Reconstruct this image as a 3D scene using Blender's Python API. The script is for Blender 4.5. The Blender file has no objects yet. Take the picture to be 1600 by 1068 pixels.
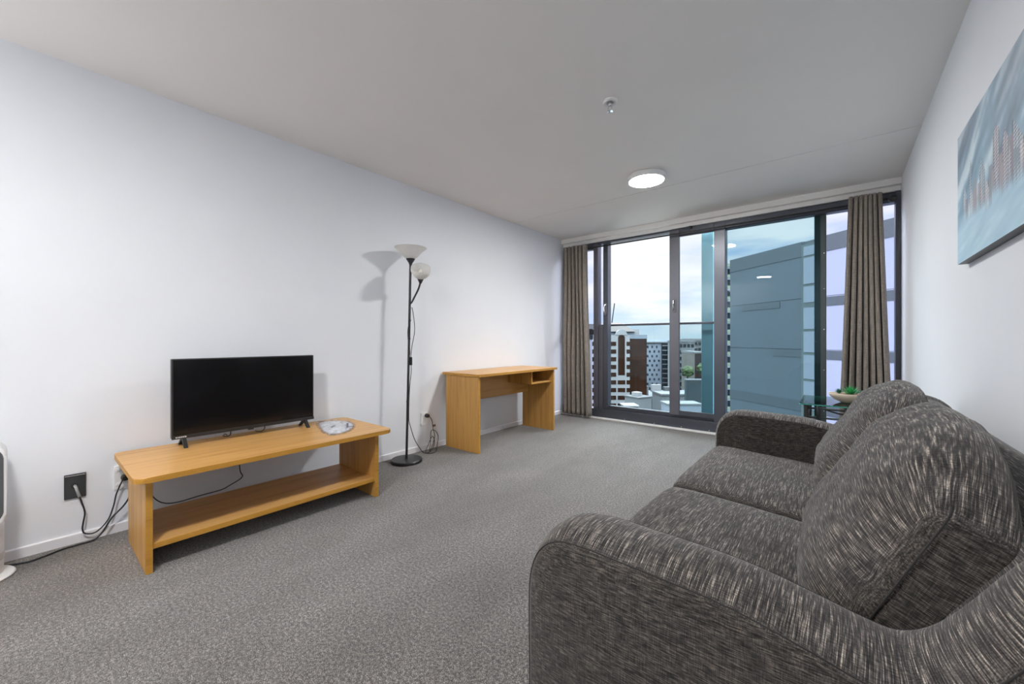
import bpy, bmesh, math, random
from mathutils import Vector, Matrix, noise
random.seed(7)
S = bpy.context.scene
C = S.collection
PI = math.pi
# ------------------------------------------------------------------ helpers
def link(name, me, mat, parent=None, smooth=False):
    o = bpy.data.objects.new(name, me); C.objects.link(o)
    for m in (mat if isinstance(mat, (list, tuple)) else [mat]): me.materials.append(m)
    if parent is not None:
        org = Vector((0, 0, 0)); p = parent
        while p is not None: org += p.location; p = p.parent
        me.transform(Matrix.Translation(-org)); o.parent = parent
    if smooth:
        for p in me.polygons: p.use_smooth = True
    return o
def obj(name, bm, mat, parent=None, smooth=False, sharp=None):
    bmesh.ops.recalc_face_normals(bm, faces=bm.faces[:])
    if mat is M.get('fabric') and 'fab' not in bm.verts.layers.float_vector:
        fl = bm.verts.layers.float_vector.new('fab')
        for v in bm.verts: v[fl] = v.co
    me = bpy.data.meshes.new(name)
    if sharp is not None:
        for e in bm.edges:
            if len(e.link_faces) == 2 and e.calc_face_angle(0) > sharp: e.smooth = False
        smooth = True
    bm.to_mesh(me); bm.free()
    return link(name, me, mat, parent, smooth)
def thing(name, label, cat, loc, group=None):
    o = bpy.data.objects.new(name, None); C.objects.link(o); o.location = loc
    o.empty_display_size = .1
    o['label'] = label; o['category'] = cat
    if group: o['group'] = group
    return o
def tag(o, label, cat, group=None):
    o['label'] = label; o['category'] = cat
    if group: o['group'] = group
    return o
def struct(o): o['kind'] = 'structure'; return o
def rootempty(name, loc):
    o = bpy.data.objects.new(name, None); C.objects.link(o); o.location = loc; o['kind'] = 'structure'; return o
def box(bm, x0, x1, y0, y1, z0, z1, bev=0, seg=2, mi=0):
    vs = [bm.verts.new((x, y, z)) for x in (x0, x1) for y in (y0, y1) for z in (z0, z1)]
    fs = [bm.faces.new([vs[i] for i in f]) for f in ((0,1,3,2),(4,6,7,5),(0,4,5,1),(2,3,7,6),(0,2,6,4),(1,5,7,3))]
    for f in fs: f.material_index = mi
    if bev:
        es = list({e for f in fs for e in f.edges})
        bmesh.ops.bevel(bm, geom=es, offset=bev, segments=seg, profile=.5, affect='EDGES')
    return vs
def B(*a, **k):
    bm = bmesh.new(); box(bm, *a, **k); return bm
def prism(bm, pts, lo, hi, axis='z', bev=0, seg=2):
    def P(p, h):
        return {'z': (p[0], p[1], h), 'y': (p[0], h, p[1]), 'x': (h, p[0], p[1])}[axis]
    a = [bm.verts.new(P(p, lo)) for p in pts]; b = [bm.verts.new(P(p, hi)) for p in pts]
    n = len(pts); fs = [bm.faces.new(a), bm.faces.new(b[::-1])]
    for i in range(n): fs.append(bm.faces.new([a[i], a[(i+1) % n], b[(i+1) % n], b[i]]))
    if bev:
        es = list(fs[0].edges) + list(fs[1].edges)
        bmesh.ops.bevel(bm, geom=es, offset=bev, segments=seg, profile=.5, affect='EDGES')
def rrect(x0, x1, y0, y1, r, n=6):
    out = []
    for cx, cy, a0 in ((x1-r, y1-r, 0), (x0+r, y1-r, 90), (x0+r, y0+r, 180), (x1-r, y0+r, 270)):
        for i in range(n+1):
            a = math.radians(a0 + 90*i/n); out.append((cx + r*math.cos(a), cy + r*math.sin(a)))
    return out
def smoothpts(pts, n=6, closed=False):
    P = [Vector(p) for p in pts]; m = len(P); out = []
    for i in range(m if closed else m-1):
        if closed: p0, p1, p2, p3 = P[(i-1) % m], P[i], P[(i+1) % m], P[(i+2) % m]
        else: p0, p1, p2, p3 = P[max(i-1, 0)], P[i], P[i+1], P[min(i+2, m-1)]
        for k in range(n):
            t = k/n
            out.append(.5*((2*p1)+(-p0+p2)*t+(2*p0-5*p1+4*p2-p3)*t*t+(-p0+3*p1-3*p2+p3)*t**3))
    if not closed: out.append(P[-1])
    return out
def tube(bm, pts, r, n=8, closed=False, rad=None):
    P = [Vector(p) for p in pts]; m = len(P); rings = []; up = None
    for i, p in enumerate(P):
        if closed: d = P[(i+1) % m] - P[i-1]
        else: d = P[min(i+1, m-1)] - P[max(i-1, 0)]
        d.normalize()
        if up is None: up = d.orthogonal().normalized()
        up = (up - d*up.dot(d)).normalized(); v = d.cross(up)
        rr = rad[i] if rad else r
        rings.append([bm.verts.new(p + (up*math.cos(2*PI*k/n) + v*math.sin(2*PI*k/n))*rr) for k in range(n)])
    for i in range(m if closed else m-1):
        a, b = rings[i], rings[(i+1) % m]
        for k in range(n): bm.faces.new([a[k], a[(k+1) % n], b[(k+1) % n], b[k]])
    if not closed:
        bm.faces.new(rings[0][::-1]); bm.faces.new(rings[-1])
def TB(pts, r, n=8, closed=False, sm=0):
    bm = bmesh.new(); tube(bm, smoothpts(pts, sm, closed) if sm else pts, r, n, closed); return bm
def lathe(bm, prof, c, n=32, M=None):
    rings = []
    for r, z in prof:
        if r < 1e-6: v = Vector((0, 0, z)); v = M @ v if M else v; rings.append([bm.verts.new(v + Vector(c))]); continue
        ring = []
        for k in range(n):
            v = Vector((r*math.cos(2*PI*k/n), r*math.sin(2*PI*k/n), z))
            if M: v = M @ v
            ring.append(bm.verts.new(v + Vector(c)))
        rings.append(ring)
    for a, b in zip(rings, rings[1:]):
        if len(a) == 1 and len(b) == 1: continue
        if len(a) == 1: [bm.faces.new([a[0], b[k], b[(k+1) % n]]) for k in range(n)]
        elif len(b) == 1: [bm.faces.new([a[k], b[0], a[(k+1) % n]]) for k in range(n)]
        else: [bm.faces.new([a[k], b[k], b[(k+1) % n], a[(k+1) % n]]) for k in range(n)]
def LA(prof, c, n=32, M=None):
    bm = bmesh.new(); lathe(bm, prof, c, n, M); return bm
# ------------------------------------------------------------------ materials
class NT:
    def __init__(s, name):
        s.m = bpy.data.materials.new(name); s.m.use_nodes = True; s.t = s.m.node_tree; s.n = s.t.nodes
        s.b = s.n['Principled BSDF']; s.out = s.n['Material Output']
    def add(s, typ, **k):
        n = s.n.new(typ)
        for a, v in k.items():
            if a.startswith('i_'): n.inputs[a[2:].replace('_', ' ')].default_value = v
            else: setattr(n, a, v)
        return n
    def l(s, a, b): s.t.links.new(a, b)
    def coord(s, scale, kind='Object'):
        t = s.add('ShaderNodeTexCoord'); m = s.add('ShaderNodeMapping'); m.inputs['Scale'].default_value = scale
        s.l(t.outputs[kind], m.inputs['Vector']); return m.outputs['Vector']
    def noise(s, vec, scale=1, detail=2, rough=.5, dist=0):
        n = s.add('ShaderNodeTexNoise'); n.inputs['Scale'].default_value = scale; n.inputs['Detail'].default_value = detail
        n.inputs['Roughness'].default_value = rough; n.inputs['Distortion'].default_value = dist
        s.l(vec, n.inputs['Vector']); return n.outputs['Fac']
    def ramp(s, fac, stops):
        r = s.add('ShaderNodeValToRGB'); e = r.color_ramp.elements
        while len(e) < len(stops): e.new(.5)
        for i, (p, c) in enumerate(stops):
            e[i].position = p; e[i].color = (*c, 1) if len(c) == 3 else c
        s.l(fac, r.inputs['Fac']); return r.outputs['Color']
    def mix(s, fac, a, b, mode='MIX'):
        n = s.add('ShaderNodeMix', data_type='RGBA', blend_type=mode)
        for i, v in ((0, fac), (6, a), (7, b)):
            if isinstance(v, (int, float)): n.inputs[i].default_value = v
            elif isinstance(v, tuple): n.inputs[i].default_value = (*v, 1)
            else: s.l(v, n.inputs[i])
        return n.outputs[2]
    def math(s, op, a, b=0.):
        n = s.add('ShaderNodeMath', operation=op)
        for i, v in ((0, a), (1, b)):
            if isinstance(v, (int, float)): n.inputs[i].default_value = v
            else: s.l(v, n.inputs[i])
        return n.outputs[0]
    def bump(s, h, strength=.3, dist=.002):
        b = s.add('ShaderNodeBump'); b.inputs['Strength'].default_value = strength; b.inputs['Distance'].default_value = dist
        s.l(h, b.inputs['Height']); s.l(b.outputs['Normal'], s.b.inputs['Normal'])
def flat(name, col, rough=.6, metal=0, spec=.5, var=.04, vs=6., bump=0, coat=0):
    m = NT(name); v = m.noise(m.coord((vs,)*3), 1, 3)
    a = tuple(max(0, c*(1-var)) for c in col); b = tuple(min(1, c*(1+var)) for c in col)
    m.l(m.ramp(v, [(.3, a), (.7, b)]), m.b.inputs['Base Color'])
    m.b.inputs['Roughness'].default_value = rough; m.b.inputs['Metallic'].default_value = metal
    m.b.inputs['Specular IOR Level'].default_value = spec
    if coat: m.b.inputs['Coat Weight'].default_value = coat
    if bump: m.bump(m.noise(m.coord((180,)*3), 1, 2), bump, .001)
    return m.m
def wood(name, grain, base=(.56, .315, .105), dark=(.41, .205, .055), rough=.38):
    m = NT(name); long, cross = 1.3, 26.
    sc = tuple(long if a == grain else cross for a in 'xyz')
    v = m.coord(sc); n1 = m.noise(v, 1, 5, .6, .6)
    n2 = m.noise(m.coord(tuple(4 if a == grain else 170 for a in 'xyz')), 1, 2)
    c = m.ramp(n1, [(.32, dark), (.52, base), (.75, tuple(min(1, x*1.12) for x in base))])
    c = m.mix(.25, c, m.ramp(n2, [(.35, dark), (.6, base)]))
    m.l(c, m.b.inputs['Base Color']); m.b.inputs['Roughness'].default_value = rough
    m.bump(n2, .08, .0005); return m.m
def glass(name, tint, refl=1.0):
    m = NT(name); m.n.remove(m.b)
    t = m.add('ShaderNodeBsdfTransparent'); t.inputs['Color'].default_value = (*tint, 1)
    g = m.add('ShaderNodeBsdfGlossy'); g.inputs['Roughness'].default_value = .0; g.inputs['Color'].default_value = (refl,)*3 + (1,)
    f = m.add('ShaderNodeFresnel'); f.inputs['IOR'].default_value = 1.27
    x = m.add('ShaderNodeMixShader'); m.l(f.outputs[0], x.inputs[0]); m.l(t.outputs[0], x.inputs[1]); m.l(g.outputs[0], x.inputs[2])
    m.l(x.outputs[0], m.out.inputs['Surface']); return m.m
def emis(name, col, st):
    m = NT(name); m.b.inputs['Base Color'].default_value = (.9, .9, .9, 1)
    m.b.inputs['Emission Color'].default_value = (*col, 1); m.b.inputs['Emission Strength'].default_value = st; return m.m

M = {}
M['wall'] = flat('white_wall_paint', (.79, .815, .86), .55, var=.012, vs=2.5, bump=.05)
M['ceil'] = flat('ceiling_paint', (.84, .82, .80), .7, var=.012, vs=2.)
M['fascia'] = flat('fascia_paint', (.84, .825, .80), .5, var=.01)
M['skirt'] = flat('skirting_paint', (.80, .80, .83), .35, var=.01)
M['frame'] = flat('charcoal_aluminium', (.060, .065, .082), .35, .3, var=.05)
M['frame2'] = flat('grey_aluminium', (.115, .115, .135), .35, .3, var=.05)
M['stile'] = flat('greenish_aluminium', (.05, .065, .065), .35, .3, var=.05)
M['strip'] = flat('aluminium_sill', (.86, .86, .86), .4, .2, var=.03)
M['black'] = flat('black_plastic', (.012, .012, .013), .4)
M['blackm'] = flat('black_powder_coat', (.022, .022, .024), .42, .2)
M['dgrey'] = flat('dark_grey_plate', (.035, .037, .04), .3)
M['white'] = flat('white_plastic', (.80, .80, .80), .3, var=.01)
M['chrome'] = flat('polished_chrome', (.75, .75, .76), .12, 1)
M['woody'] = wood('oak_laminate_along', 'y')
M['woodz'] = wood('oak_laminate_upright', 'z', (.51, .275, .072), (.34, .16, .034))
M['edge'] = wood('oak_edge_band', 'y', (.45, .225, .030), (.35, .16, .018), .45)
M['cable'] = flat('cable_rubber', (.02, .02, .024), .45)
M['curtain'] = None
def mk_carpet():
    m = NT('grey_carpet'); v = m.coord((1, 1, 1))
    fine = m.noise(v, 330, 3, .75); mid = m.noise(v, 95, 2, .6)
    t = m.math('ADD', m.math('MULTIPLY', fine, .72), m.math('MULTIPLY', mid, .28))
    c = m.ramp(t, [(.39, (.005, .0045, .0042)), (.50, (.060, .054, .050)), (.60, (.40, .37, .345))])
    big = m.noise(m.coord((2.2, .9, 1)), 1, 4, .65)
    c = m.mix(1., c, m.ramp(big, [(.32, (.70, .68, .66)), (.68, (1.22, 1.22, 1.22))]), 'MULTIPLY')
    m.l(c, m.b.inputs['Base Color']); m.b.inputs['Roughness'].default_value = .95
    m.b.inputs['Specular IOR Level'].default_value = .1
    m.b.inputs['Sheen Weight'].default_value = .35; m.b.inputs['Sheen Roughness'].default_value = .5
    m.bump(t, .6, .006); return m.m
M['carpet'] = mk_carpet()
def mk_fabric():
    m = NT('charcoal_woven_fabric')
    at = m.add('ShaderNodeAttribute', attribute_name='fab')
    def cc(sc):
        mp = m.add('ShaderNodeMapping'); mp.inputs['Scale'].default_value = sc; m.l(at.outputs['Vector'], mp.inputs['Vector']); return mp.outputs[0]
    n1 = m.noise(cc((520, 20, 520)), 1, 2, .6)       # light threads running along the sofa
    n2 = m.noise(cc((45, 520, 520)), 1, 2, .6)       # threads front to back
    n3 = m.noise(cc((520, 520, 45)), 1, 2, .6)       # upright threads
    big = m.noise(m.coord((5, 5, 5)), 1, 3)
    g = m.add('ShaderNodeNewGeometry'); sp = m.add('ShaderNodeSeparateXYZ'); m.l(g.outputs['Normal'], sp.inputs[0])
    ay = m.math('ABSOLUTE', sp.outputs['Y']); side = m.ramp(ay, [(.55, (0, 0, 0)), (.85, (1, 1, 1))])
    az = m.math('ABSOLUTE', sp.outputs['Z']); flatz = m.ramp(az, [(.45, (0, 0, 0)), (.75, (1, 1, 1))])
    warp = m.mix(side, n1, n3)
    weft = m.mix(flatz, n3, n2); weft = m.mix(side, weft, n2)
    c = m.ramp(warp, [(.36, (.016, .0145, .0145)), (.48, (.042, .038, .0365)), (.58, (.105, .095, .088)), (.69, (.34, .305, .265))])
    cs = m.ramp(m.math('ADD', m.math('MULTIPLY', n2, .55), m.math('MULTIPLY', n3, .45)), [(.36, (.017, .0155, .0145)), (.50, (.036, .032, .029)), (.66, (.078, .068, .060))])
    c = m.mix(side, c, cs)
    c = m.mix(.7, c, m.ramp(weft, [(.36, (.30, .29, .29)), (.5, (.85, .85, .85)), (.66, (1.7, 1.68, 1.62))]), 'MULTIPLY')
    c = m.mix(1., c, m.ramp(big, [(.3, (.9, .88, .86)), (.7, (1.1, 1.1, 1.1))]), 'MULTIPLY')
    m.l(c, m.b.inputs['Base Color']); m.b.inputs['Roughness'].default_value = .9
    m.b.inputs['Specular IOR Level'].default_value = .15
    m.b.inputs['Sheen Weight'].default_value = .15; m.b.inputs['Sheen Roughness'].default_value = .45
    m.bump(m.math('ADD', m.math('MULTIPLY', warp, .6), m.math('MULTIPLY', weft, .4)), .5, .0012); return m.m
M['fabric'] = mk_fabric()
M['thread'] = flat('seam_thread', (.012, .011, .011), .9)
def mk_curtain():
    m = NT('taupe_curtain_linen')
    n1 = m.noise(m.coord((260, 260, 14)), 1, 2); n2 = m.noise(m.coord((30, 30, 300)), 1, 2)
    c = m.ramp(m.math('ADD', m.math('MULTIPLY', n1, .5), m.math('MULTIPLY', n2, .5)), [(.38, (.135, .115, .096)), (.62, (.265, .232, .198))])
    m.l(c, m.b.inputs['Base Color']); m.b.inputs['Roughness'].default_value = .9
    m.b.inputs['Sheen Weight'].default_value = .2
    m.bump(n2, .2, .001); return m.m
M['curtain'] = mk_curtain()
M['g_open'] = glass('clear_glass', (.93, .955, .96), .7)
M['g_tint'] = glass('green_tinted_glass', (.72, .83, .865), .5)
M['g_side'] = glass('pale_glass', (.90, .91, .98), .6)
M['g_rail'] = glass('balustrade_glass', (.80, .88, .90))
M['lampglass'] = None

# ------------------------------------------------------------------ room shell
XL, XR, YB, YF, HC = -3.05, .43, 4.82, -2.8, 2.47
struct(obj('floor', B(XL-.1, XR+.1, YF-.1, 4.84, -.1, 0), M['carpet']))
bm = bmesh.new()
box(bm, XL-.1, XR+.1, YF-.1, 3.746, HC, HC+.15)
box(bm, XL-.1, XR+.1, 3.746, 3.755, HC+.012, HC+.15)
box(bm, XL-.1, XR+.1, 3.755, 5.05, HC, HC+.15)
struct(obj('ceiling', bm, M['ceil']))
struct(obj('wall_left', B(XL-.12, XL, YF-.1, 5.05, 0, HC), M['wall']))
struct(obj('wall_right', B(XR, XR+.12, YF-.1, 5.05, 0, HC), M['wall']))
struct(obj('wall_rear', B(XL, XR, YF-.12, YF, 0, HC), M['wall']))
bm = bmesh.new()
box(bm, XL, XR, 4.82, 5.05, 2.412, HC); box(bm, XL, XR, 4.875, 5.05, 2.37, 2.412)
struct(obj('wall_back', bm, M['fascia']))
bm = bmesh.new(); prism(bm, [(XL, 0), (XL+.012, 0), (XL+.012, .046), (XL+.008, .05), (XL, .05)], YF, 4.815, 'y')
struct(obj('baseboard_left', bm, M['skirt']))
bm = bmesh.new(); prism(bm, [(XR, 0), (XR-.012, 0), (XR-.012, .046), (XR-.008, .05), (XR, .05)], YF, 4.815, 'y')
struct(obj('baseboard_right', bm, M['skirt']))
struct(obj('trim_1', B(XL, XR, 4.80, 4.86, 0, .016, bev=.003), M['strip']))

# ------------------------------------------------------------------ window wall
W = rootempty('window_1', (-1.3, 4.92, 0))
GY = 4.945
def wbox(name, *a, mat='frame', bev=.003): return obj(name, B(*a, bev=bev, seg=1), M[mat], W)
wbox('bottom_frame', -3.05, .43, 4.862, 5.0, .0, .122)
wbox('left_jamb', -3.05, -3.015, 4.88, 5.0, .122, 2.37)
wbox('right_jamb', .395, .43, 4.88, 5.0, .122, 2.37)
wbox('top_frame', -3.015, .395, 4.90, 5.0, 2.348, 2.37)
wbox('mullion', -2.578, -2.515, 4.89, 5.0, .122, 2.348, mat='frame2')
wbox('top_rail', -3.015, -2.578, 4.90, 4.98, 2.285, 2.348)
wbox('transom', -3.015, -2.578, 4.90, 4.98, 1.12, 1.19)
wbox('mullion', -1.075, -.962, 4.875, 5.0, .122, 2.348)
wbox('top_rail', -.962, .395, 4.885, 4.98, 2.275, 2.348)
wbox('bottom_rail', -.962, .395, 4.885, 4.98, .122, .17)
wbox('mullion', -.182, -.088, 4.955, 5.03, .122, 2.30, mat='stile')
wbox('stop_post', -2.515, -2.452, 4.925, 4.99, .122, 1.245, mat='frame2')
def pane(name, x0, x1, z0, z1, y, mat): return obj(name, B(x0, x1, y, y+.006, z0, z1), M[mat], W)
pane('glass_pane', -3.015, -2.578, .122, 2.285, GY, 'g_side')
pane('glass_pane', -2.515, -2.452, 1.245, 2.348, GY, 'g_side')
pane('glass_pane', -.962, -.135, .17, 2.275, 4.948, 'g_tint')
pane('glass_pane', -.088, .395, .17, 2.275, 4.975, 'g_side')
# screws on the mullion and on the bottom frame
for z in (.35, .75, 1.15, 1.55, 1.9):
    o = obj('screw', LA([(0, 0), (.004, 0), (.005, .002), (0, .003)], (-.105, 4.955, z), 8, Matrix.Rotation(PI/2, 3, 'X')), M['chrome'], W)
for x in (-2.12, -1.74, -1.42, -1.12):
    obj('screw', LA([(0, 0), (.005, 0), (.005, .002), (0, .003)], (x, 4.862, .028), 8, Matrix.Rotation(PI/2, 3, 'X')), M['chrome'], W)
# sliding door, pushed to the right of its track: leading stile, thin stile, rails, pane and handle
D = rootempty('door_1', (-1.5, 4.90, .122))
def dbox(name, *a, mat='frame'): return obj(name, B(*a, bev=.003, seg=1), M[mat], D)
dbox('door_stile', -1.561, -1.449, 4.872, 4.91, .16, 2.348, mat='frame2')
dbox('door_rail', -1.449, -1.077, 4.875, 4.91, 2.268, 2.348)
dbox('door_rail', -1.449, -1.077, 4.875, 4.91, .16, .215)
obj('glass_pane', B(-1.449, -1.077, 4.890, 4.896, .215, 2.268), M['g_open'], D)
# fixed track frame of the opening
wbox('opening_stile', -2.440, -2.372, 4.90, 5.0, .122, 2.348)
wbox('track', -2.372, -1.075, 4.915, 4.985, .122, .172)
def handle(x, z, par, y):
    bm = bmesh.new(); prism(bm, rrect(x-.024, x+.024, z-.085, z+.085, .022), y-.012, y, 'y', .003); h = obj('door_handle', bm, M['frame2'], par)
    bm = bmesh.new(); tube(bm, smoothpts([(x+.008, y-.012, z-.06), (x+.004, y-.04, z-.045), (x, y-.045, z), (x+.004, y-.04, z+.045), (x+.008, y-.012, z+.06)], 5), .007, 8)
    o = obj('grip', bm, M['chrome'], h); return h
handle(-1.505, 1.46, D, 4.872)
handle(-2.406, 1.46, W, 4.90)
# balustrade outside
r = thing('glass_balustrade', 'waist-high glass balustrade with a thin dark top rail outside the open sliding door', 'balustrade', (-1.8, 5.05, .05))
obj('top_rail', B(-2.60, -1.07, 5.03, 5.07, 1.235, 1.262, bev=.004), M['frame'], r)
obj('glass_panel', B(-2.58, -1.09, 5.045, 5.055, .05, 1.235), M['g_rail'], r)
# exterior fin
M['teal'] = flat('teal_cladding', (.18, .36, .43), .35, .1, var=.04)
struct(obj('trim_2', B(-1.285, -1.155, 5.2, 5.36, -1, 3.2, bev=.004), M['teal']))

# ------------------------------------------------------------------ curtains
def curtain(name, xt, xb, zt, zb, y0, folds, seed, label, amp=.045):
    rnd = random.Random(seed); ph = [rnd.uniform(-.5, .5) for _ in range(folds*2+2)]; am = [rnd.uniform(.65, 1.2) for _ in range(folds*2+2)]
    nx, nz = folds*16, 40; bm = bmesh.new(); g = []
    for j in range(nz+1):
        t = j/nz; z = zb + (zt-zb)*t; row = []
        for i in range(nx+1):
            s = i/nx; f = s*folds; k = int(f)
            s2 = s + .25/folds*(ph[k]*(1-(f-k)) + ph[k+1]*(f-k))*math.sin(PI*s)
            a0 = am[k]*(1-(f-k)) + am[k+1]*(f-k)
            x = (xb[0]*(1-t**.8)+xt[0]*t**.8)*(1-s2) + (xb[1]*(1-t**.8)+xt[1]*t**.8)*s2
            w = math.cos(2*PI*(f + .10*math.sin(3*t+k)))
            y = y0 + amp*a0*(.55+.45*(1-t))*w + .006*math.sin(9*t + 5*s)
            x += .010*math.sin(4*PI*f)*(1-.3*t)
            row.append(bm.verts.new((x, y, z)))
        g.append(row)
    for j in range(nz):
        for i in range(nx): bm.faces.new([g[j][i], g[j][i+1], g[j+1][i+1], g[j+1][i]])
    o = obj(name, bm, M['curtain'], None, True)
    md = o.modifiers.new('thickness', 'SOLIDIFY'); md.thickness = .003
    return tag(o, label, 'curtain', None)
curtain('curtain', (-2.945, -2.600), (-2.950, -2.535), 2.325, .035, 4.73, 6, 3, 'taupe pleated curtain bunched at the left end of the window, beside the desk')
curtain('curtain', (.075, .300), (-.005, .385), 2.335, .035, 4.72, 7, 11, 'taupe pleated curtain bunched at the right end of the window, behind the glass table', .05)
r = thing('curtain_rod', 'thin dark curtain rod running across the top of the window wall', 'curtain rod', (-1.3, 4.80, 2.285))
obj('rod', TB([(-2.955, 4.80, 2.285), (.36, 4.80, 2.285)], .010, 10), M['blackm'], r, True)
for x in (-3.03, .37): obj('finial', LA([(0, -.032), (.018, -.027), (.031, -.010), (.034, 0), (.031, .010), (.018, .027), (0, .032)], (x if x > 0 else -2.955, 4.80, 2.285), 16), M['blackm'], r, True)
for x in (-2.86, -1.315, .27):
    bm = bmesh.new(); tube(bm, smoothpts([(x, 4.876, 2.352), (x, 4.84, 2.354), (x, 4.81, 2.35), (x, 4.80, 2.32), (x, 4.80, 2.285)], 4), .006, 8)
    box(bm, x-.012, x+.012, 4.868, 4.876, 2.335, 2.369)
    obj('bracket', bm, M['blackm'], r, True)

# ------------------------------------------------------------------ ceiling fittings
M['lamp_on'] = emis('lit_opal_diffuser', (1., .985, .96), 200)
M['lampglass'] = None
def ceil_lamp(x, y, label):
    t = thing('ceiling_light', label, 'ceiling light', (x, y, 2.47), None)
    obj('rim', LA([(0, 2.47), (.150, 2.47), (.158, 2.462), (.160, 2.432), (.152, 2.424), (.144, 2.424), (.144, 2.430), (0, 2.430)], (x, y, 0), 48), M['white'], t, sharp=.6)
    obj('diffuser', LA([(.143, 2.429), (.143, 2.425), (.12, 2.421), (0, 2.419)], (x, y, 0), 32), M['lamp_on'], t, True)
ceil_lamp(-1.285, 3.40, 'round flush ceiling light with warm lit diffuser, in front of the window')
ceil_lamp(-1.26, -.33, 'round flush ceiling light whose oval reflection glows in the tinted window pane')
t = thing('fill_uplighter', 'added torchiere fill lamp, unseen by the rear wall behind the camera', 'floor lamp', (-2.72, -2.4, 0))  # added fill lamp out of view, put in to brighten the ceiling
obj('base', LA([(0, 0), (.13, 0), (.13, .02), (.03, .03), (0, .03)], (-2.72, -2.4, 0), 32), M['blackm'], t, sharp=.6)
obj('pole', TB([(-2.72, -2.4, .02), (-2.72, -2.4, 1.70)], .012, 12), M['blackm'], t, sharp=.6)
obj('bowl', LA([(0, 1.69), (.03, 1.69), (.10, 1.74), (.16, 1.81), (.165, 1.81), (.155, 1.80), (.095, 1.752), (.03, 1.705), (0, 1.705)], (-2.72, -2.4, 0), 32), M['blackm'], t, True)
obj('fill_diffuser', LA([(.13, 1.785), (.12, 1.79), (0, 1.80)], (-2.72, -2.4, 0), 24), emis('added_fill_emitter', (1., .98, .97), 850), t, True)
t = thing('fire_sprinkler', 'small fire sprinkler with a white ceiling rose, nearest fitting on the ceiling', 'sprinkler', (-1.048, 2.195, 2.47))
obj('escutcheon', LA([(0, 2.47), (.042, 2.47), (.043, 2.462), (.036, 2.455), (.022, 2.458), (.018, 2.466), (0, 2.466)], (-1.048, 2.195, 0), 28), M['white'], t, sharp=.7)
bm = bmesh.new(); lathe(bm, [(0, 2.478), (.011, 2.478), (.011, 2.445), (.008, 2.44), (0, 2.44)], (-1.048, 2.195, 0), 14)
for s in (-1, 1): tube(bm, smoothpts([(-1.048+s*.009, 2.195, 2.443), (-1.048+s*.013, 2.195, 2.43), (-1.048+s*.008, 2.195, 2.415), (-1.048, 2.195, 2.408)], 4), .0025, 6)
obj('sprinkler_body', bm, M['chrome'], t, True)
obj('deflector', LA([(0, 2.409), (.016, 2.409), (.017, 2.406), (0, 2.405)], (-1.048, 2.195, 0), 18), M['chrome'], t)

# ------------------------------------------------------------------ television stand
t = thing('tv_stand', 'low oak laminate television bench with open lower shelf against the left wall', 'tv bench', (-2.65, .93, 0))
bm = bmesh.new()
pts = []
def arc(cx, cy, r, a0, a1, n=8): return [(cx + r*math.cos(math.radians(a0+(a1-a0)*i/n)), cy + r*math.sin(math.radians(a0+(a1-a0)*i/n))) for i in range(n+1)]
x0, x1, y0, y1 = -2.995, -2.335, .286, 1.572
pts = arc(x1-.05, y1-.05, .05, 0, 90) + arc(x0+.05, y1-.05, .05, 90, 180) + arc(x0+.04, y0+.04, .04, 180, 270) + arc(x1-.05, y0+.05, .05, 270, 360)
prism(bm, pts, .420, .445, 'z', .002, 1)
for f in bm.faces:
    if abs(f.normal.z) < .5: f.material_index = 1
bmesh.ops.recalc_face_normals(bm, faces=bm.faces[:])
for f in bm.faces:
    if abs(f.normal.z) < .5: f.material_index = 1
obj('top_board', bm, [M['woody'], M['edge']], t)
for ya, yb in ((.330, .355), (1.467, 1.492)):
    bm = B(-2.87, -2.385, ya, yb, 0, .42, bev=.001, seg=1)
    for f in bm.faces:
        if f.calc_center_median().x > -2.386: f.material_index = 1
    obj('side_panel', bm, [M['woodz'], M['edge']], t)
bm = B(-2.87, -2.395, .355, 1.467, .103, .128, bev=.001, seg=1)
for f in bm.faces:
    if f.calc_center_median().x > -2.396: f.material_index = 1
obj('lower_shelf', bm, [M['woody'], M['edge']], t)

# ------------------------------------------------------------------ television
def mk_screen():
    m = NT('dark_lcd_screen'); m.b.inputs['Base Color'].default_value = (.004, .004, .005, 1)
    m.b.inputs['Roughness'].default_value = .2; m.b.inputs['Specular IOR Level'].default_value = .4
    v = m.noise(m.coord((3, 3, 3)), 1, 2); m.l(m.ramp(v, [(.3, (.10, .10, .10)), (.7, (.22, .22, .22))]), m.b.inputs['Roughness']); return m.m
M['screen'] = mk_screen()
t = thing('television', 'black flat-screen television on two splayed feet on the oak bench', 'television', (-2.865, .89, .445))
TX = -2.862
bm = B(TX-.035, TX, .503, 1.277, .495, .942, bev=.004); box(bm, TX-.07, TX-.03, .62, 1.16, .53, .80, bev=.01)
obj('casing', bm, M['black'], t)
obj('screen', B(TX-.001, TX+.0015, .511, 1.269, .512, .935), M['screen'], t)
obj('bezel_strip', B(TX, TX+.004, .503, 1.277, .492, .511, bev=.001, seg=1), M['blackm'], t)
bm = bmesh.new()
# tiny pale lettering strip on the lower left bezel
xx = .520
for w in (.006, .003, .006, .006, .006, .008): box(bm, TX+.004, TX+.0045, xx, xx+w, .4985, .5055); xx += w+.0025
obj('brand_mark', bm, flat('pale_print', (.6, .6, .62), .4), t)
obj('ir_sensor', B(TX-.012, TX+.002, .875, .905, .484, .493, bev=.002), M['black'], t)
for y in (.558, 1.222):
    bm = bmesh.new()
    for dx in (-.075, .055):
        a = [(TX-.03, .497), (TX+.002, .497), (TX-.014+dx+.009, .445), (TX-.014+dx-.009, .445)]
        prism(bm, a, y-.009, y+.009, 'y')
    obj('foot', bm, M['black'], t)
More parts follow.
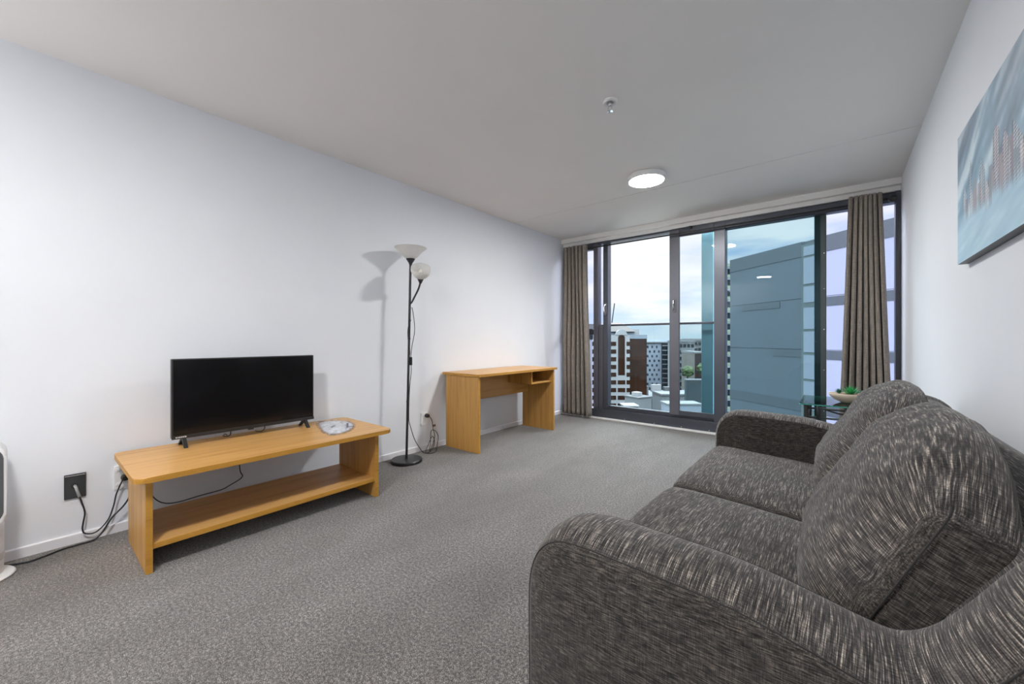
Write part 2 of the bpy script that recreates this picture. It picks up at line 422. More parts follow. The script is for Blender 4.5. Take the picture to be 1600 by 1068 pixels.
# hanging short leads below the panel
o = obj('tv_lead', TB([(TX-.03, .79, .4915), (TX-.02, .785, .47), (TX-.04, .78, .457), (TX-.09, .77, .4505), (-2.975, .775, .4505), (-3.012, .80, .445), (-3.018, .86, .36), (-3.018, .875, .20), (-2.96, .87, .168), (-2.955, .80, .135), (-2.95, .753, .122), (-2.95, .648, .118), (-2.95, .56, .112), (-2.95, .502, .119), (-2.95, .46, .146), (-2.95, .428, .20), (-2.96, .418, .262), (-3.0, .400, .31), (-3.02, .385, .325)], .003, 7, sm=5), M['cable'], None, True)
tag(o, 'thin black lead drooping from the television behind the lower shelf of the bench', 'cable')
o = obj('antenna_lead', TB([(TX-.03, .975, .50), (TX-.012, .97, .475), (TX-.03, .955, .456), (TX-.09, .95, .4495), (-2.97, .95, .4495)], .003, 7, sm=5), M['cable'], t, True)

# ------------------------------------------------------------------ plastic bag with leaflets
def mk_bag():
    m = NT('crumpled_clear_plastic'); v = m.coord((1, 1, 1)); n = m.noise(v, 60, 4, .7, 1.2)
    m.l(m.ramp(n, [(.35, (.45, .45, .47)), (.6, (.85, .86, .9))]), m.b.inputs['Base Color'])
    m.b.inputs['Roughness'].default_value = .18
    m.l(m.ramp(m.noise(v, 25, 3), [(.40, (.04, .04, .04)), (.66, (.45, .45, .45))]), m.b.inputs['Alpha'])
    m.bump(n, 1, .008); return m.m
def mk_print():
    m = NT('printed_leaflet'); v = m.coord((1, 1, 1)); n = m.noise(m.coord((120, 22, 1)), 1, 3, .7)
    m.l(m.ramp(n, [(.36, (.16, .17, .22)), (.48, (.68, .70, .76)), (.7, (.86, .87, .92))]), m.b.inputs['Base Color'])
    m.b.inputs['Roughness'].default_value = .35; return m.m
t = thing('plastic_bag', 'crumpled clear plastic bag of papers at the right end of the oak bench', 'bag', (-2.72, 1.37, .445))
outl = [(-2.47, 1.215), (-2.56, 1.205), (-2.68, 1.235), (-2.84, 1.285), (-2.93, 1.33), (-2.955, 1.40), (-2.90, 1.475), (-2.78, 1.505), (-2.66, 1.48), (-2.55, 1.41), (-2.485, 1.34), (-2.452, 1.27)]
ring = smoothpts([(*p, 0) for p in outl], 4, True); cx, cy = -2.70, 1.355
def lump(name, scale, h, z0, mat, rough):
    bm = bmesh.new(); rows = []
    n = 9
    for k in range(n+1):
        f = k/n; row = []
        for p in ring:
            x = cx + (p.x-cx)*scale*(1-f); y = cy + (p.y-cy)*scale*(1-f)
            q = noise.noise(Vector((x*28, y*28, 3)))*rough + noise.noise(Vector((x*70, y*70, 9)))*rough*.5
            row.append(bm.verts.new((x, y, z0 + h*(1-(1-f)**4) + (q if f > 0 else 0)*min(1, f*4) + (0.0 if f else 0))))
        rows.append(row)
    m = len(ring)
    for a, b in zip(rows, rows[1:]):
        for i in range(m): bm.faces.new([a[i], a[(i+1) % m], b[(i+1) % m], b[i]])
    base = rows[0]; bm.faces.new(base[::-1])
    bmesh.ops.remove_doubles(bm, verts=bm.verts[:], dist=.0004)
    return obj(name, bm, mat, t, True)
lump('bag_film', 1.0, .022, .4462, mk_bag(), .007)
lump('leaflet', .86, .015, .4467, mk_print(), .003)
bm = bmesh.new()
def bar(ax, ay, bx, by, w, z=.4645):
    d = Vector((bx-ax, by-ay, 0)); n = Vector((-d.y, d.x, 0)).normalized()*w
    vs = [Vector((ax, ay, z))-n, Vector((bx, by, z))-n, Vector((bx, by, z))+n, Vector((ax, ay, z))+n]
    lo = [bm.verts.new(v) for v in vs]; hi = [bm.verts.new(v+Vector((0, 0, .002))) for v in vs]
    bm.faces.new(lo[::-1]); bm.faces.new(hi)
    for i in range(4): bm.faces.new([lo[i], lo[(i+1) % 4], hi[(i+1) % 4], hi[i]])
M['navy'] = flat('navy_print', (.015, .017, .06), .3); bm.free()
for q in ((-2.66, 1.42, -2.55, 1.36, .006), (-2.62, 1.285, -2.66, 1.325, .006), (-2.545, 1.355, -2.535, 1.40, .005), (-2.86, 1.31, -2.84, 1.34, .005)):
    bm = bmesh.new(); bar(*q); obj('printed_bar', bm, M['navy'], t)

# ------------------------------------------------------------------ wall sockets and cables
def plate(y0, y1, z0, z1, name, label, mat):
    t = thing(name, label, 'wall socket', (XL, (y0+y1)/2, (z0+z1)/2))
    obj('cover_plate', B(XL, XL+.010, y0, y1, z0, z1, bev=.002), M[mat], t); return t
p = plate(.113, .190, .233, .358, 'wall_socket', 'charcoal square wall outlet plate left of the oak bench', 'dgrey')
obj('plate_lip', B(XL+.010, XL+.013, .116, .187, .349, .354), M['chrome'], p)
bm = bmesh.new(); box(bm, XL+.010, XL+.016, .138, .160, .293, .308, bev=.002); obj('jack', bm, M['dgrey'], p)
p = plate(.294, .370, .232, .361, 'wall_socket', 'white double power outlet half hidden behind the near end of the bench', 'white')
for z in (.338, .262): obj('switch', B(XL+.010, XL+.014, .302, .316, z-.006, z+.006, bev=.001), M['skirt'], p)
p = plate(2.353, 2.447, .239, .357, 'wall_socket', 'white double power outlet between the floor lamp and the desk', 'white')
for z in (.34, .27): obj('switch', B(XL+.010, XL+.014, 2.362, 2.374, z-.006, z+.006, bev=.001), M['skirt'], p)
obj('socket_face', LA([(0, 0), (.019, 0), (.019, .002), (0, .002)], (XL+.010, 2.413, .272), 20, Matrix.Rotation(PI/2, 3, 'Y')), M['skirt'], p)
RX = Matrix.Rotation(PI/2, 3, 'Y')
def plug(y, z, par, r=.017): return obj('plug', LA([(0, 0), (r, 0), (r, .022), (r*.8, .034), (0, .036)], (XL+.0145, y, z), 18, RX), M['black'], par, sharp=.7)
t = thing('data_cable', 'dark cable looping from the charcoal outlet plate to the white outlet', 'cable', (-3.02, .2, .05))
obj('cord', TB([(-3.005, .165, .245), (-3.02, .172, .215), (-3.02, .184, .155), (-3.02, .178, .10), (-3.02, .176, .070), (-3.018, .186, .045), (-3.015, .224, .040), (-3.015, .267, .086), (-3.015, .289, .154), (-3.015, .301, .22), (-3.01, .325, .290)], .0035, 8, sm=5), M['cable'], t, True)
obj('connector', TB([(-3.03, .150, .300), (-3.012, .152, .297), (-3.005, .157, .275), (-3.005, .165, .245)], .0065, 8, sm=3), flat('grey_boot', (.30, .31, .32), .4), t, True)
plug(.335, .295, t)
# ------------------------------------------------------------------ tower fan at the left edge
hx, hy = -2.90, -.157
t = thing('tower_fan', 'white tower fan heater with dark grey front, cut off at the left edge', 'fan heater', (hx, hy, 0))
obj('base_plate', LA([(0, 0), (.116, 0), (.120, .004), (.116, .009), (.09, .014), (0, .014)], (hx, hy, 0), 48), M['white'], t, sharp=.7)
obj('pedestal', LA([(0, .014), (.084, .014), (.086, .02), (.088, .23), (.086, .24), (0, .24)], (hx, hy, 0), 40), M['skirt'], t, sharp=.7)
obj('control_band', LA([(.0875, .075), (.0885, .077), (.0885, .105), (.0875, .107)], (hx, hy, 0), 40), flat('silver_band', (.55, .55, .56), .35), t)
bm = bmesh.new(); prism(bm, rrect(hy-.094, hy+.094, .225, .60, .06, 8), hx-.07, hx+.085, 'x', .010, 4); obj('housing', bm, M['white'], t, sharp=.7)
bm = bmesh.new(); prism(bm, rrect(hy-.087, hy+.087, .25, .583, .05, 8), hx+.06, hx+.088, 'x', .004, 2); obj('front_grille', bm, flat('grille_grey', (.09, .095, .10), .4), t)

obj('power_cord', TB([(-3.012, .352, .335), (-3.0, .355, .28), (-3.0, .352, .2), (-3.0, .325, .147), (-3.0, .282, .10), (-3.0, .246, .036), (-2.998, .215, .008), (-2.995, .16, .006), (-2.99, .11, .006), (-2.965, .06, .006), (-2.945, .009, .006), (-2.955, -.03, .006), (-2.97, -.06, .006)], .0042, 8, sm=5), M['cable'], t, True)
plug(.350, .342, t, .015)

# ------------------------------------------------------------------ floor lamp
lx, ly = -2.87, 2.063; tx, ty = -2.87, 2.105
t = thing('floor_lamp', 'black twin-head floor lamp with frosted bowl shades between bench and desk', 'floor lamp', (lx, ly, 0))
obj('base', LA([(0, 0), (.128, 0), (.132, .004), (.132, .020), (.126, .027), (.03, .030), (0, .030)], (lx, ly, 0), 48), M['blackm'], t, sharp=.6)
bm = bmesh.new(); tube(bm, [(lx, ly, .028), ((lx+tx)/2, (ly+ty)/2, .85), (tx, ty, 1.735)], .0105, 12)
for f in (.30, .62): tube(bm, [(lx, ly+(ty-ly)*f, 1.7*f), (lx, ly+(ty-ly)*f, 1.7*f+.012)], .0125, 12)
obj('pole', bm, M['blackm'], t, sharp=.6)
def mk_frost(name, a):
    m = NT(name); m.b.inputs['Roughness'].default_value = .45
    n = m.noise(m.coord((60, 60, 60)), 1, 3, .6, .8)
    m.l(m.ramp(n, [(.35, (.88, .87, .86)), (.7, (.96, .96, .95))]), m.b.inputs['Base Color'])
    m.b.inputs['Alpha'].default_value = a; m.b.inputs['Subsurface Weight'].default_value = 0
    tr = m.add('ShaderNodeBsdfTranslucent'); tr.inputs['Color'].default_value = (.85, .84, .80, 1)
    x = m.add('ShaderNodeMixShader'); x.inputs[0].default_value = .35
    m.l(m.b.outputs[0], x.inputs[1]); m.l(tr.outputs[0], x.inputs[2]); m.l(x.outputs[0], m.out.inputs['Surface']); return m.m
M['frost'] = mk_frost('frosted_glass_shade', .68)
M['frost2'] = mk_frost('frosted_glass_small_shade', .55)
bc = (tx, ty, 1.745)
obj('shade_cup', LA([(0, -.045), (.012, -.045), (.016, -.03), (.036, 0), (.038, .008), (0, .006)], bc, 24), M['blackm'], t, sharp=.6)
o = obj('bowl_shade', LA([(.020, .008), (.040, .012), (.062, .028), (.085, .055), (.112, .083), (.136, .100), (.139, .102), (.137, .104), (.110, .088), (.082, .060), (.060, .034), (.038, .017), (.020, .013)], bc, 40), M['frost'], t, True)
# reading arm and its small shade, tipped a little to the camera
arm = [(lx, 2.096, 1.36), (lx+.018, 2.104, 1.375), (lx+.035, 2.120, 1.42), (lx+.05, 2.150, 1.49), (lx+.055, 2.168, 1.55)]
obj('reading_arm', TB(arm, .008, 10, sm=5), M['blackm'], t, True)
R = Matrix.Rotation(math.radians(40), 3, Vector((.58, .81, 0)).normalized())
sc_ = (lx+.055, 2.168, 1.545)
obj('reading_cup', LA([(0, 0), (.012, 0), (.017, .015), (.034, .058), (.036, .064), (.032, .062), (0, .05)], sc_, 24, R), M['blackm'], t, sharp=.6)
obj('reading_shade', LA([(.020, .058), (.036, .060), (.057, .072), (.074, .093), (.083, .122), (.082, .152), (.079, .152), (.079, .122), (.070, .097), (.054, .077), (.034, .065), (.020, .063)], sc_, 36, R), M['frost2'], t, True)
obj('light_bulb', LA([(0, .055), (.013, .06), (.014, .075), (.020, .09), (.019, .105), (.010, .128), (0, .140)], sc_, 18, R), flat('bulb_glass', (.85, .83, .72), .2), t, True)
# its lead, with inline switch and coil on the floor
cord = [(lx+.012, 2.112, 1.33), (lx+.02, 2.125, 1.24), (lx+.026, 2.128, 1.12), (lx+.015, 2.11, 1.0), (lx+.018, 2.095, .90), (lx+.016, 2.10, .78), (lx+.012, 2.085, .62), (lx+.01, 2.08, .45), (lx+.005, 2.085, .35), (-2.872, 2.10, .31), (-2.875, 2.149, .18), (-2.885, 2.21, .09), (-2.91, 2.28, .022), (-2.93, 2.36, .008), (-2.955, 2.42, .03), (-2.985, 2.465, .08), (-2.99, 2.44, .13), (-2.985, 2.39, .06), (-2.95, 2.33, .010), (-2.90, 2.34, .006), (-2.90, 2.41, .010), (-2.95, 2.47, .06), (-2.985, 2.51, .12), (-3.0, 2.49, .17), (-3.0, 2.44, .185), (-2.995, 2.425, .12), (-2.97, 2.40, .05), (-2.94, 2.37, .012), (-2.97, 2.43, .06), (-2.99, 2.47, .13), (-3.0, 2.46, .20), (-3.0, 2.448, .27), (-3.0, 2.43, .305), (-2.998, 2.412, .322)]
o = obj('power_cord', TB(cord, .0032, 7, sm=5), M['cable'], t, True)
obj('inline_switch', B(lx+.006, lx+.026, 2.088, 2.106, .83, .90, bev=.004), M['black'], t)
obj('cord_tag', B(-3.004, -3.001, 2.462, 2.492, .215, .236), flat('brown_tag', (.22, .13, .09), .5), t)
obj('plug', LA([(0, 0), (.019, 0), (.019, .028), (.014, .038), (0, .040)], (XL+.0105, 2.408, .328), 18, RX), M['black'], t, sharp=.7)
# outer loose loop of cord beside the pole
obj('cord_loop', TB([(lx+.012, 2.10, 1.22), (lx+.012, 2.072, 1.16), (lx+.012, 2.068, 1.08), (lx+.012, 2.085, 1.0), (lx+.012, 2.09, .92)], .003, 7, sm=5), M['cable'], t, True)

# ------------------------------------------------------------------ desk
t = thing('desk', 'oak laminate desk with an open pigeonhole under its top, near the left curtain', 'desk', (-2.78, 3.25, 0))
def ply(name, a, mat, edge=None):
    bm = B(*a, bev=.001, seg=1)
    if edge:
        for f in bm.faces:
            c = f.calc_center_median()
            if edge == 'x' and c.x > a[1]-.0005: f.material_index = 1
            if edge == 'side' and (c.x > a[1]-.0005 or c.y < a[2]+.0005 or c.y > a[3]-.0005): f.material_index = 1
    return obj(name, bm, [M[mat], M['edge']], t)
ply('desk_top', (-3.035, -2.525, 2.605, 3.905, .706, .731), 'woody', 'side')
ply('side_panel', (-3.0, -2.55, 2.620, 2.645, 0, .706), 'woodz', 'x')
ply('side_panel', (-3.0, -2.55, 3.857, 3.882, 0, .706), 'woodz', 'x')
ply('modesty_panel', (-2.93, -2.912, 2.645, 3.857, .425, .706), 'woody')
ply('pigeonhole_side', (-2.911, -2.575, 3.470, 3.486, .563, .706), 'woodz', 'x')
ply('pigeonhole_shelf', (-2.911, -2.575, 3.487, 3.857, .563, .580), 'woody', 'x')

# ------------------------------------------------------------------ sofa
sofa = thing('sofa', 'charcoal woven fabric two-cushion sofa along the right wall, nearest the camera', 'sofa', (-.05, 1.76, 0))
prof = [(-.545, .06), (-.555, .14), (-.556, .30), (-.557, .42), (-.553, .505), (-.530, .565), (-.485, .602), (-.42, .612), (-.316, .610), (-.20, .607), (-.12, .600), (-.03, .583), (.03, .570), (.075, .567), (.115, .590), (.155, .640), (.205, .720), (.235, .752), (.270, .768), (.320, .766), (.365, .745), (.395, .700), (.402, .60), (.402, .30), (.400, .06)]
def end_piece(name, ya, yb, crown=.022):
    path = smoothpts([(x, 0, z) for x, z in prof], 4); m = len(path)
    bm = bmesh.new(); n = 12; rows = []; fl = bm.verts.layers.float_vector.new('fab')
    for i, p in enumerate(path):
        d = (path[min(i+1, m-1)] - path[max(i-1, 0)]).normalized(); nrm = Vector((-d.z, 0, d.x))
        row = []
        for k in range(n+1):
            s = k/n; h = crown*(1-abs(2*s-1)**2.4)
            row.append(bm.verts.new((p.x + nrm.x*h, ya + (yb-ya)*s, p.z + nrm.z*h))); row[-1][fl] = (p.x, ya+(yb-ya)*s, p.z)
        rows.append(row)
    for a, b in zip(rows, rows[1:]):
        for k in range(n): bm.faces.new([a[k], a[k+1], b[k+1], b[k]])
    # slightly padded side panels, stitched in from the seam
    for k, sgn in ((0, -1), (n, 1)):
        prev = [r[k] for r in rows]; cxx, czz = -.05, .34
        for inset, off in ((.012, .006), (.05, .011), (.25, .014)):
            cur = []
            for r, p in zip(rows, path):
                q = Vector((p.x, 0, p.z)); 
                if p.x < .06: c = Vector((cxx-.2, 0, .3))
                else: c = Vector((.25, 0, .4))
                v = q + (c-q).normalized()*min(inset, (c-q).length*.8) if inset < .2 else q + (c-q)*.55
                cur.append(bm.verts.new((v.x, (ya if sgn < 0 else yb) + sgn*off, v.z))); cur[-1][fl] = cur[-1].co
            for i in range(m-1): bm.faces.new([prev[i], prev[i+1], cur[i+1], cur[i]])
            bm.faces.new([prev[0], cur[0], cur[-1], prev[-1]])
            prev = cur
        bm.faces.new(prev if sgn < 0 else prev[::-1])
    bm.faces.new([r for r in rows[0]] + [r for r in rows[-1]][::-1])
    o = obj(name, bm, M['fabric'], sofa, sharp=1.0)
    for yy, sg in ((ya, -1), (yb, 1)):
        bm = bmesh.new(); tube(bm, [(p.x, yy+sg*.0005, p.z) for p in path[4:-4]], .0013, 6)
        obj('seam', bm, M['thread'], o, True)
    return o
end_piece('armrest', .742, .918)
end_piece('armrest', 2.602, 2.778)
# back frame between the arms
bm = bmesh.new()
pb = [(.06, .10), (.075, .42), (.115, .56), (.165, .65), (.215, .728), (.245, .758), (.28, .778), (.325, .780), (.365, .758), (.398, .70), (.402, .60), (.402, .10)]
prism(bm, [(p.x, p.z) for p in smoothpts([(x, 0, z) for x, z in pb], 4)], .918, 2.602, 'y')
obj('back_frame', bm, M['fabric'], sofa, sharp=1.0)
obj('seat_base', B(-.535, .07, .918, 2.602, .07, .315, bev=.02, seg=3), M['fabric'], sofa, sharp=1.0)
for x in (-.49, .34):
    for y in (.80, 2.72): obj('foot', LA([(0, 0), (.022, 0), (.03, .075), (0, .075)], (x, y, 0), 16), M['black'], sofa, sharp=.6)
def cushion(name, fn, n=(26, 30, 8), mat=None):
    """closed box lattice, fn maps (a,b,c in -1..1) to a point"""
    bm = bmesh.new(); cache = {}; fl = bm.verts.layers.float_vector.new('fab'); FABK[0] += 1
    def V(i, j, k):
        if (i, j, k) not in cache:
            P_, f_ = fn(2*i/n[0]-1, 2*j/n[1]-1, 2*k/n[2]-1); v_ = bm.verts.new(P_); v_[fl] = Vector(f_) + Vector((FABK[0]*3.1,)*3); cache[(i, j, k)] = v_
        return cache[(i, j, k)]
    for ax in range(3):
        u, v = [q for q in range(3) if q != ax]
        for e in (0, n[ax]):
            for i in range(n[u]):
                for j in range(n[v]):
                    q = []
                    for di, dj in ((0, 0), (1, 0), (1, 1), (0, 1)):
                        t3 = [0, 0, 0]; t3[ax] = e; t3[u] = i+di; t3[v] = j+dj; q.append(V(*t3))
                    bm.faces.new(q)
    return obj(name, bm, M['fabric'], sofa, True)
FABK = [0]
def rnd_box(a, b, c, A, Bh, Cc, r):
    # a,b,c in -1..1 -> rounded box half sizes A,Bh,Cc; lattice spread so the rounding has vertices
    def sp(t): return math.copysign(abs(t)**.8, t)
    p = Vector((sp(a)*A, sp(b)*Bh, sp(c)*Cc)); q = Vector((max(-A+r, min(A-r, p.x)), max(-Bh+r, min(Bh-r, p.y)), max(-Cc+r, min(Cc-r, p.z))))
    d = p-q
    if d.length > 1e-9:
        ml = max(abs(d.x), abs(d.y), abs(d.z)); d = d.normalized()*ml
    return q+d
# seat cushions
for (ya, yb, sd) in ((.925, 1.758, 1), (1.766, 2.597, 5)):
    W2 = (yb-ya)/2; ymid = (ya+yb)/2
    def f(a, b, c):
        p = rnd_box(a, b, c, .315, W2, .072, .035)
        u, v = p.x/.315, p.y/W2
        z = .362 + p.z - .020*(u+1)
        if p.z > 0: z += .030*(1-abs(u)**3)*(1-abs(v)**2.6) * (p.z/.072)
        x = -.245 + p.x
        if p.x < 0: x -= .012*(1-abs(v)**4)*(abs(u)**3)
        z += .003*noise.noise(Vector((x*9, (p.y+sd)*9, 0)))*(p.z > 0)
        return (x, ymid + p.y, z), (p.x, p.y, p.z)
    o = cushion('seat_cushion', f, (20, 30, 8))
# back cushions
phi = math.radians(25); ev = Vector((math.sin(phi), 0, math.cos(phi))); ew = Vector((-math.cos(phi), 0, math.sin(phi)))
for (ya, yb, sd) in ((.940, 1.762, 2), (1.774, 2.590, 6)):
    W2 = (yb-ya)/2; ymid = (ya+yb)/2
    Hh, T2 = .205, .052
    O = Vector((-.035, 0, .405)) - ew*T2 + ev*Hh   # centre of the boxed core
    def f(a, b, c):
        p = rnd_box(a, b, c, W2, Hh, T2, .022)      # a: along y, b: up, c: outward
        u, v, w = p.x/W2, p.y/Hh, p.z/T2
        fu = max(0, 1-abs(u)**4.4); fv = max(0, 1-abs(v)**(5.5 if v > 0 else 3.0))
        out = p.z; up = p.y; al = p.x
        if w > 0: out += w*(.082*fu*fv + .022*fu*max(0, 1-((v+.5)/.9)**2))
        ft = max(0, 1-abs(u)**(7. if u > 0 else 2.4))
        if v > 0: up += v*v*(.124*ft*(1-(.10 if w > 0 else .42)*w*w)) - .02*v*v*max(0, -u)
        al *= 1 - .020*(v > 0)*v
        q = Vector((al*6+sd, up*10, out*6))
        wr = .0055*noise.noise(q) + .0035*noise.noise(q*2.3)
        out += wr*(w > 0)*1.2; up += wr*(v > .2)
        # vertical puckers near the side seams
        out += (w > .3)*.0022*math.sin(up*70+sd)*abs(u)**8
        P = O + ev*up + ew*out
        return (P.x, ymid + al, P.z), (p.z, p.x, p.y)
    o = cushion('back_cushion', f, (48, 40, 12))
    # seam around the front edge of the boxing
    bm = bmesh.new(); loop = []
    for px, pz in rrect(-W2+.0, W2, -Hh, Hh, .022, 5):
        P = O + ev*pz + ew*(T2-.006); loop.append((P.x, ymid+px, P.z))
    tube(bm, loop, .0016, 6, True); obj('seam', bm, M['thread'], o, True)

# ------------------------------------------------------------------ side table with plant bowl
t = thing('side_table', 'square glass-topped side table with black metal frame between sofa and window', 'side table', (.06, 4.15, 0))
def mk_tglass():
    m = NT('table_glass'); m.n.remove(m.b)
    tr = m.add('ShaderNodeBsdfTransparent'); tr.inputs['Color'].default_value = (.74, .90, .86, 1)
    g = m.add('ShaderNodeBsdfGlossy'); g.inputs['Roughness'].default_value = .02
    f = m.add('ShaderNodeFresnel'); f.inputs['IOR'].default_value = 1.45
    x = m.add('ShaderNodeMixShader'); m.l(f.outputs[0], x.inputs[0]); m.l(tr.outputs[0], x.inputs[1]); m.l(g.outputs[0], x.inputs[2])
    m.l(x.outputs[0], m.out.inputs['Surface']); return m.m
M['tglass'] = mk_tglass()
M['gedge'] = flat('green_glass_edge', (.06, .30, .24), .15)
bm = bmesh.new(); prism(bm, rrect(-.238, .362, 3.85, 4.45, .012, 3), .542, .552, 'z', .001, 1)
bmesh.ops.recalc_face_normals(bm, faces=bm.faces[:])
for f in bm.faces:
    if abs(f.normal.z) < .5: f.material_index = 1
obj('table_top', bm, [M['tglass'], M['gedge']], t)
for x in (-.195, .32):
    for y in (3.893, 4.407):
        obj('leg', TB([(x, y, 0), (x, y, .541)], .016, 14), M['blackm'], t, sharp=.6)
        sx = 1 if x < 0 else -1
        obj('leg_rod', TB([(x+sx*.075, y, .445), (x+sx*.075, y, .541)], .011, 10), M['blackm'], t, sharp=.6)
for y in (3.893, 4.407):
    obj('rail', TB([(-.195, y, .515), (.32, y, .515)], .008, 8), M['blackm'], t, True)
    obj('rail', TB([(-.195, y, .445), (.32, y, .445)], .008, 8), M['blackm'], t, True)
    obj('curved_rod', TB([(-.12, y, .53), (-.02, y, .495), (.062, y, .485), (.145, y, .495), (.245, y, .53)], .006, 8, sm=5), M['blackm'], t, True)
for x in (-.195, .32):
    obj('rail', TB([(x, 3.893, .515), (x, 4.407, .515)], .008, 8), M['blackm'], t, True)
    obj('rail', TB([(x, 3.893, .445), (x, 4.407, .445)], .008, 8), M['blackm'], t, True)
obj('lower_shelf', B(-.178, .303, 3.91, 4.39, .16, .166), M['tglass'], t)
for y in (3.893, 4.407): obj('rail', TB([(-.195, y, .152), (.32, y, .152)], .007, 8), M['blackm'], t, True)

bx_, by_ = .085, 4.12
t = thing('succulent_bowl', 'oval cream bowl planted with green succulents on the glass side table', 'plant', (bx_, by_, .552))
def oval(prof, c, ax, ay, n=40):
    bm = bmesh.new(); lathe(bm, prof, (0, 0, 0), n)
    for v in bm.verts: v.co = Vector((c[0]+v.co.x*ax, c[1]+v.co.y*ay, c[2]+v.co.z))
    return bm
obj('bowl', oval([(0, 0), (.055, 0), (.07, .003), (.11, .022), (.138, .050), (.147, .070), (.146, .073), (.140, .071), (.130, .052), (.10, .03), (0, .025)], (bx_, by_, .5525), 1, .66), flat('cream_ceramic', (.66, .56, .44), .5), t, True)
obj('gravel', oval([(0, .066), (.06, .068), (.12, .062), (.138, .060), (.138, .055), (0, .05)], (bx_, by_, .5525), 1, .66), flat('brown_gravel', (.13, .09, .05), .9, var=.6, vs=90, bump=1), t, True)
M['leaf'] = flat('bright_green_leaf', (.035, .36, .10), .4, var=.35, vs=30)
M['leaf2'] = flat('blue_green_leaf', (.03, .15, .10), .45, var=.35, vs=40)
def leaf(bm, base, d, L, w, curve=.3):
    d = Vector(d).normalized(); side = d.cross(Vector((0, 0, 1)))
    side = side.normalized() if side.length > .05 else Vector((1, 0, 0)); nrm = side.cross(d)
    prev = None; n = 6
    for i in range(n+1):
        s = i/n; c = Vector(base) + d*(L*s) + Vector((0, 0, -curve*L*s*s)) ; ww = w*(1-s)**.7*(.6+.8*s*(1-s)*2) + .0004; th = ww*.45
        ring = [bm.verts.new(c + side*ww), bm.verts.new(c + nrm*th), bm.verts.new(c - side*ww), bm.verts.new(c - nrm*th*.8)]
        if prev:
            for k in range(4): bm.faces.new([prev[k], prev[(k+1) % 4], ring[(k+1) % 4], ring[k]])
        else: bm.faces.new(ring[::-1])
        prev = ring
    bm.faces.new(prev)
bm = bmesh.new()
for i in range(34):
    a = i*2.39996; e = math.radians(82-58*(i/34)); leaf(bm, (bx_-.005, by_-.01, .615), (math.cos(a)*math.cos(e), math.sin(a)*math.cos(e), math.sin(e)), .085+.014*random.random(), .0075, .15)
obj('spiky_succulent', bm, M['leaf'], t)
for cx, cy, k, L in ((bx_+.075, by_-.01, 26, .048), (bx_-.078, by_+.01, 20, .042), (bx_+.03, by_+.05, 18, .03)):
    bm = bmesh.new()
    for i in range(k):
        a = i*2.39996; e = math.radians(75-60*(i/k)); leaf(bm, (cx, cy, .622), (math.cos(a)*math.cos(e), math.sin(a)*math.cos(e), math.sin(e)), L, .008, .0)
    obj('rosette_succulent', bm, M['leaf2'], t)

# ------------------------------------------------------------------ canvas picture
t = thing('canvas_picture', 'wide blue canvas painting of a city skyline above water on the right wall', 'picture', (.43, 1.9, 1.64))
PY0, PY1, PZ0, PZ1, PXF = 1.16, 2.535, 1.372, 1.912, .398
obj('stretcher', B(.3985, .4295, PY0+.002, PY1-.002, PZ0+.002, PZ1-.002), flat('dark_canvas_edge', (.045, .045, .05), .7), t)
def paint(y, z):
    n = noise.noise; V = Vector
    q = y*.55 + z                       # brush sweeps lean across the canvas
    s = .53 + n(V((q*9, (z-y)*1.6, 1)))*.85 + n(V((q*24, (z-y)*4, 4)))*.34 + n(V((y*30, z*22, 7)))*.10
    s = max(0, min(1, s)); hgt = (z-PZ0)/(PZ1-PZ0)
    dk, mdl, lt = (.10, .17, .24), (.24, .38, .48), (.58, .70, .76)
    sky = tuple(a_+(b_-a_)*min(1, s*1.9) for a_, b_ in zip(dk, mdl)) if s < .52 else tuple(a_+(b_-a_)*min(1, (s-.52)*3.0) for a_, b_ in zip(mdl, lt))
    slate = max(0, min(1, .5+n(V((q*3, y*1.2, 20)))*1.5)) * max(0, min(1, (hgt-.45)*2.2)) * .55
    sky = tuple(c*(1-slate)+w_*slate for c, w_ in zip(sky, (.15, .16, .21)))
    hor = 1.575; k = max(0, min(1, (hor-z)/.06))
    wv = .5 + n(V((y*3, z*16+y*2.2, 2)))*.5 + n(V((y*9, z*46+y*6, 3)))*.3
    wat = tuple(a_+(b_-a_)*max(0, min(1, wv)) for a_, b_ in zip((.27, .44, .56), (.50, .66, .75)))
    if wv > .93: wat = (.74, .82, .87)
    return tuple(min(.95, 1.2*(a_*(1-k)+b_*k)) for a_, b_ in zip(sky, wat)), s
BL = []   # painted towers: y centre, half width, base, top, roof kind, tint
rb = random.Random(4)
BL += [(2.0, .033, 1.560, 1.748, 'r', (.26, .22, .27)), (1.909, .031, 1.527, 1.705, 'p', (.28, .23, .27)), (1.796, .052, 1.523, 1.700, 's', (.16, .21, .28)), (2.163, .034, 1.55, 1.700, 'p', (.13, .22, .29)), (2.322, .016, 1.58, 1.750, 'p', (.20, .27, .35)), (2.063, .018, 1.52, 1.641, 'f', (.36, .40, .46)), (2.259, .028, 1.544, 1.653, 'f', (.40, .46, .53)), (2.113, .016, 1.515, 1.61, 'f', (.68, .68, .72)), (2.41, .030, 1.58, 1.668, 'p', (.38, .46, .54)), (1.855, .02, 1.54, 1.66, 'f', (.40, .31, .36)), (1.955, .016, 1.54, 1.64, 'f', (.50, .42, .46))]
for i in range(22): BL.append((1.2+i*.056+rb.uniform(-.01, .01), rb.uniform(.014, .030), 1.55, rb.uniform(1.60, 1.65), rb.choice('fps'), rb.choice([(.40, .33, .38), (.25, .25, .33), (.52, .46, .50), (.30, .38, .46)])))
BL.sort(key=lambda b: -b[3]+0)
ny, nz = 344, 136
me = bpy.data.meshes.new('painted_canvas'); vs = []; cols = []
